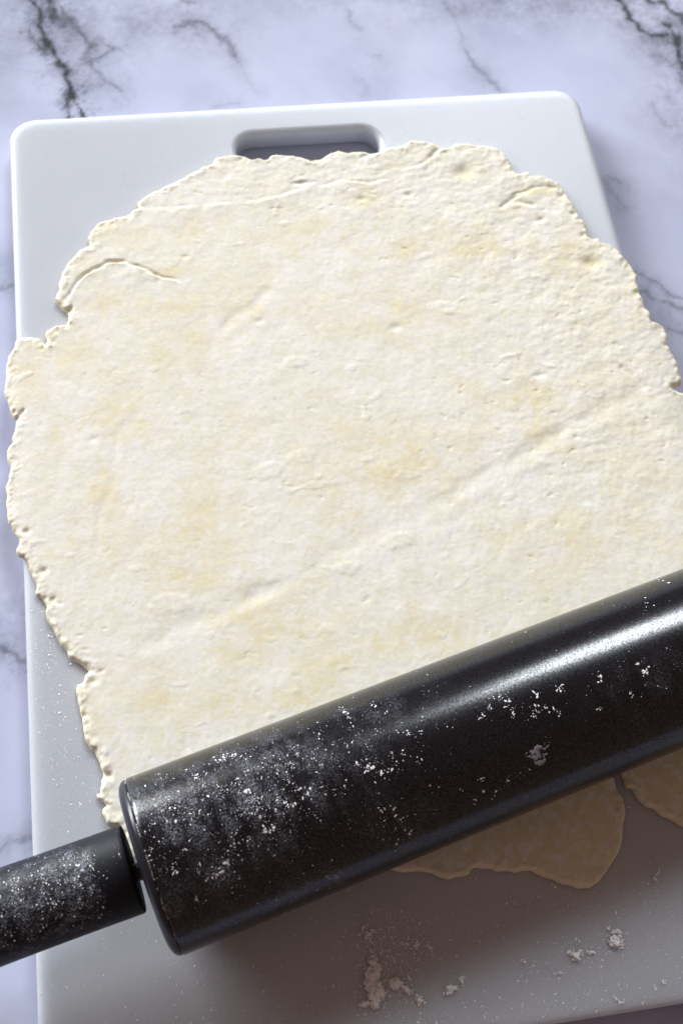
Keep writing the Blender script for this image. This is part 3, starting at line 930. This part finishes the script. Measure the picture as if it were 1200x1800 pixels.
# on the dough
dpx = np.concatenate([clumpy(blob_px([(1135, 635, 26, 26, 0, 260), (1150, 660, 20, 14, 0, 100)]), 12, 550, 0.0), clumpy(np.stack([RNG.uniform(60, 1190, 2600), RNG.uniform(280, 1300, 2600)], 1), 40, 555, 0.1), blob_px([(1000, 1490, 50, 40, 0, 160), (780, 1525, 20, 8, 0, 60)])])
pd = on_plane(dpx, TB + 0.003)
inx = np.clip(((pd[:, 0] - xs[0]) / STEP).astype(int), 0, len(xs) - 1)
iny = np.clip(((pd[:, 1] - ys[0]) / STEP).astype(int), 0, len(ys) - 1)
k = (SD[iny, inx] > 0.002) & ~under[iny, inx]
pd, zd = pd[k], Zm[iny, inx][k]
sz = 0.00008 + 0.00014 * RNG.random(len(pd)) ** 2 + 0.0003 * RNG.random(len(pd)) ** 16
specks('flour_dusting', np.column_stack([pd, zd]), np.tile([0, 0, 1.0], (len(pd), 1)), sz, 'loose white flour grains lying on the dough sheet', 0.6)


# ------------------------------------------------------------------ flour clumps left on the board
def clump(px, lobes, label, hgt=0.5, mat=FLOUR):
    """lobes: (dx, dy, rx, ry) in photo pixels around px"""
    base = on_plane([px], TB)[0]
    bm = bmesh.new()
    k = 1 / 4300.0
    for dx, dy, rx, ry in lobes:
        n = int(np.clip(rx * ry / 1.8, 6, 60))
        for q_ in range(n):
            a_, r_ = RNG.random() * 2 * math.pi, math.sqrt(RNG.random())
            sr = min(rx, ry) * (0.12 + 0.42 * RNG.random() ** 2) * (1.2 - 0.6 * r_) + 0.5
            ox, oy = dx + math.cos(a_) * r_ * rx * 0.9, dy + math.sin(a_) * r_ * ry * 0.9
            oz = min(rx, ry) * hgt * (1 - r_ * r_) * RNG.random() * 0.9
            r = bmesh.ops.create_icosphere(bm, subdivisions=2, radius=1.0)
            ph = RNG.random(3) * 50
            C3 = np.array([v.co for v in r['verts']])
            nz = 1 + 0.55 * perlin(C3[:, 0] * 1.6 + ph[0] + C3[:, 2], C3[:, 1] * 1.6 + ph[1] - C3[:, 2], 7) + 0.25 * perlin(C3[:, 0] * 4 + ph[1], C3[:, 1] * 4 + C3[:, 2] * 3 + ph[2], 8)
            for v, m_ in zip(r['verts'], nz):
                z = (v.co.z * m_ * sr * 0.75 + sr * 0.35 + oz) * k
                v.co = Vector(((ox + v.co.x * m_ * sr) * k, (-oy + v.co.y * m_ * sr) * k, max(z, 0.0)))
    for f in bm.faces:
        f.smooth = True
    me = bpy.data.meshes.new('flour_clump')
    bm.to_mesh(me)
    bm.free()
    o = link('flour_clump', me, mat)
    o.location = (base[0], base[1], TB + 0.00008)
    tag(o, label, 'flour clump', 'flour clumps on the board')


clump((660, 1740), [(2, -45, 8, 9), (-2, -25, 11, 14), (6, -30, 8, 12), (-6, 0, 10, 20), (4, 4, 9, 18), (-20, 18, 11, 6), (-4, 20, 8, 8), (-10, -10, 8, 12)], 'biggest flour clump, long and crumbly, with a foot sticking out sideways')
clump((700, 1730), [(-6, -3, 11, 9), (2, 1, 7, 7), (12, 10, 6, 6), (17, 15, 6, 4)], 'bean shaped flour clump with a thin tail beside the biggest clump')
clump((737, 1759), [(0, 0, 6, 8), (-4, -7, 4, 4), (8, 5, 2.5, 2.5)], 'small drop shaped flour clump past the tail of the bean shaped clump')
clump((755, 1667), [(-2, -7, 4, 5), (1, 1, 3, 6), (3, 9, 2, 4)], 'thin comma shaped flour streak near the row of flour crumbs')
clump((790, 1740), [(-7, 5, 6, 4), (0, 0, 9, 7), (8, -1, 6, 5)], 'smooth greyish flour clump lying apart next to a small pointed one', 0.6)
clump((811, 1725), [(0, -2, 5, 6), (0, 6, 2.5, 5), (4, -6, 2.5, 3)], 'small pointed flour clump beside the smooth greyish clump')
clump((645, 1638), [(-6, -8, 5, 4), (0, 3, 6, 5), (8, 0, 7, 4), (-4, 10, 3.5, 4)], 'loose forked flour clump closest to the rolling pin barrel')
clump((652, 1654), [(0, 0, 3, 3)], 'tiny round flour crumb under the loose forked clump')
clump((720, 1657), [(-12, -2, 4, 4), (-5, 1, 4, 4), (3, -2, 4, 3), (10, 3, 5, 6), (12, -4, 4, 3)], 'row of joined flour crumbs ending at the comma shaped streak')
clump((675, 1747), [(0, 0, 4, 4), (2, -1, 3, 2.5)], 'tiny flour crumb between the biggest clump and the bean shaped one')
clump((1079, 1652), [(-2, 3, 9, 10), (6, -10, 9, 6), (8, 11, 5, 5), (-7, -20, 4, 5), (9, 0, 5, 8)], 'chunky angular flour clump standing alone near the dough corner')
clump((1010, 1680), [(-8, -5, 7, 5), (0, 2, 8, 7), (9, -2, 6, 5), (1, 8, 4, 3)], 'three cornered flour clump beside a small flake')
clump((1037, 1675), [(-6, -2, 3, 2.5), (1, 0, 6, 4), (6, 1, 3, 3)], 'small flat flour flake beside the three cornered clump')
clump((979, 1711), [(-4, 0, 4, 3), (3, 0, 5, 3)], 'narrow flour flake away from the other clumps, towards the board edge')
clump((1166, 1727), [(0, 0, 4, 3.5), (-2, 1, 2.5, 2.5)], 'single bright round flour crumb next to the board edge')
clump((1086, 1760), [(-4, -4, 3, 3), (2, 1, 3, 3), (6, 2, 3, 2.5), (1, 5, 2, 2)], 'group of stuck flour crumbs on the board edge')
clump((921, 1693), [(0, 0, 4, 3.5), (-3, -4, 2, 2.5)], 'faint flour crumb on its own between the clump groups')
clump((1152, 1563), [(-2, -2, 4, 2.5), (2, 2, 4, 2.5)], 'small slanted flour flake beneath the torn dough gap')
clump((1150, 1543), [(-1, 2, 5, 4), (5, -6, 4, 4), (10, -12, 3, 3)], 'loose flour streak right above the small slanted flake')

# ------------------------------------------------------------------ dried dough smear on the barrel
pts = np.array([(968, 1304), (962, 1308), (956, 1312), (948, 1310), (941, 1314), (938, 1322), (940, 1331), (946, 1340), (952, 1341), (957, 1334), (956, 1325), (952, 1318)], float)
bm = bmesh.new()
Pm, sm, Nm, _ = pin_hit(pts)
blobs = [(p[0], p[1], r_) for p, r_ in zip(pts, (0.5, 0.6, 0.8, 0.9, 1.1, 1.2, 1.3, 1.5, 1.5, 1.1, 0.8, 0.7))]
blobs += [(945 + 7 * RNG.normal(), 1328 + 7 * RNG.normal(), 0.35 + 0.5 * RNG.random()) for _ in range(16)]
for bx, by, rr in blobs:
    for q_ in range(4):
        Pq, _, Nq, _ = pin_hit(np.array([[bx + 2.2 * RNG.normal(), by + 2.2 * RNG.normal()]]))
        r = bmesh.ops.create_icosphere(bm, subdivisions=2, radius=1.0)
        rot = Vector(Nq[0]).to_track_quat('Z', 'Y').to_matrix() @ Matrix.Rotation(RNG.random() * 6.3, 3, 'Z')
        rad = 0.0006 * rr * (0.5 + 0.9 * RNG.random())
        ax = 0.7 + 0.9 * RNG.random()
        for v in r['verts']:
            v.co = rot @ Vector((v.co.x * rad * ax, v.co.y * rad / ax, max(v.co.z, -0.15) * rad * 0.22)) + Vector(Pq[0] - Pm[0])
for f in bm.faces:
    f.smooth = True
me = bpy.data.meshes.new('dough_smear')
bm.to_mesh(me)
bm.free()
o = link('dough_smear', me, SMEAR)
rm = o.modifiers.new('remesh', 'REMESH')
rm.mode, rm.voxel_size, rm.use_smooth_shade = 'VOXEL', 0.00014, True
sm_ = o.modifiers.new('smooth', 'SMOOTH')
sm_.iterations = 2
o.location = Pm[0]
tag(o, 'curled grey smear of dried dough stuck to the black barrel', 'dough smear')
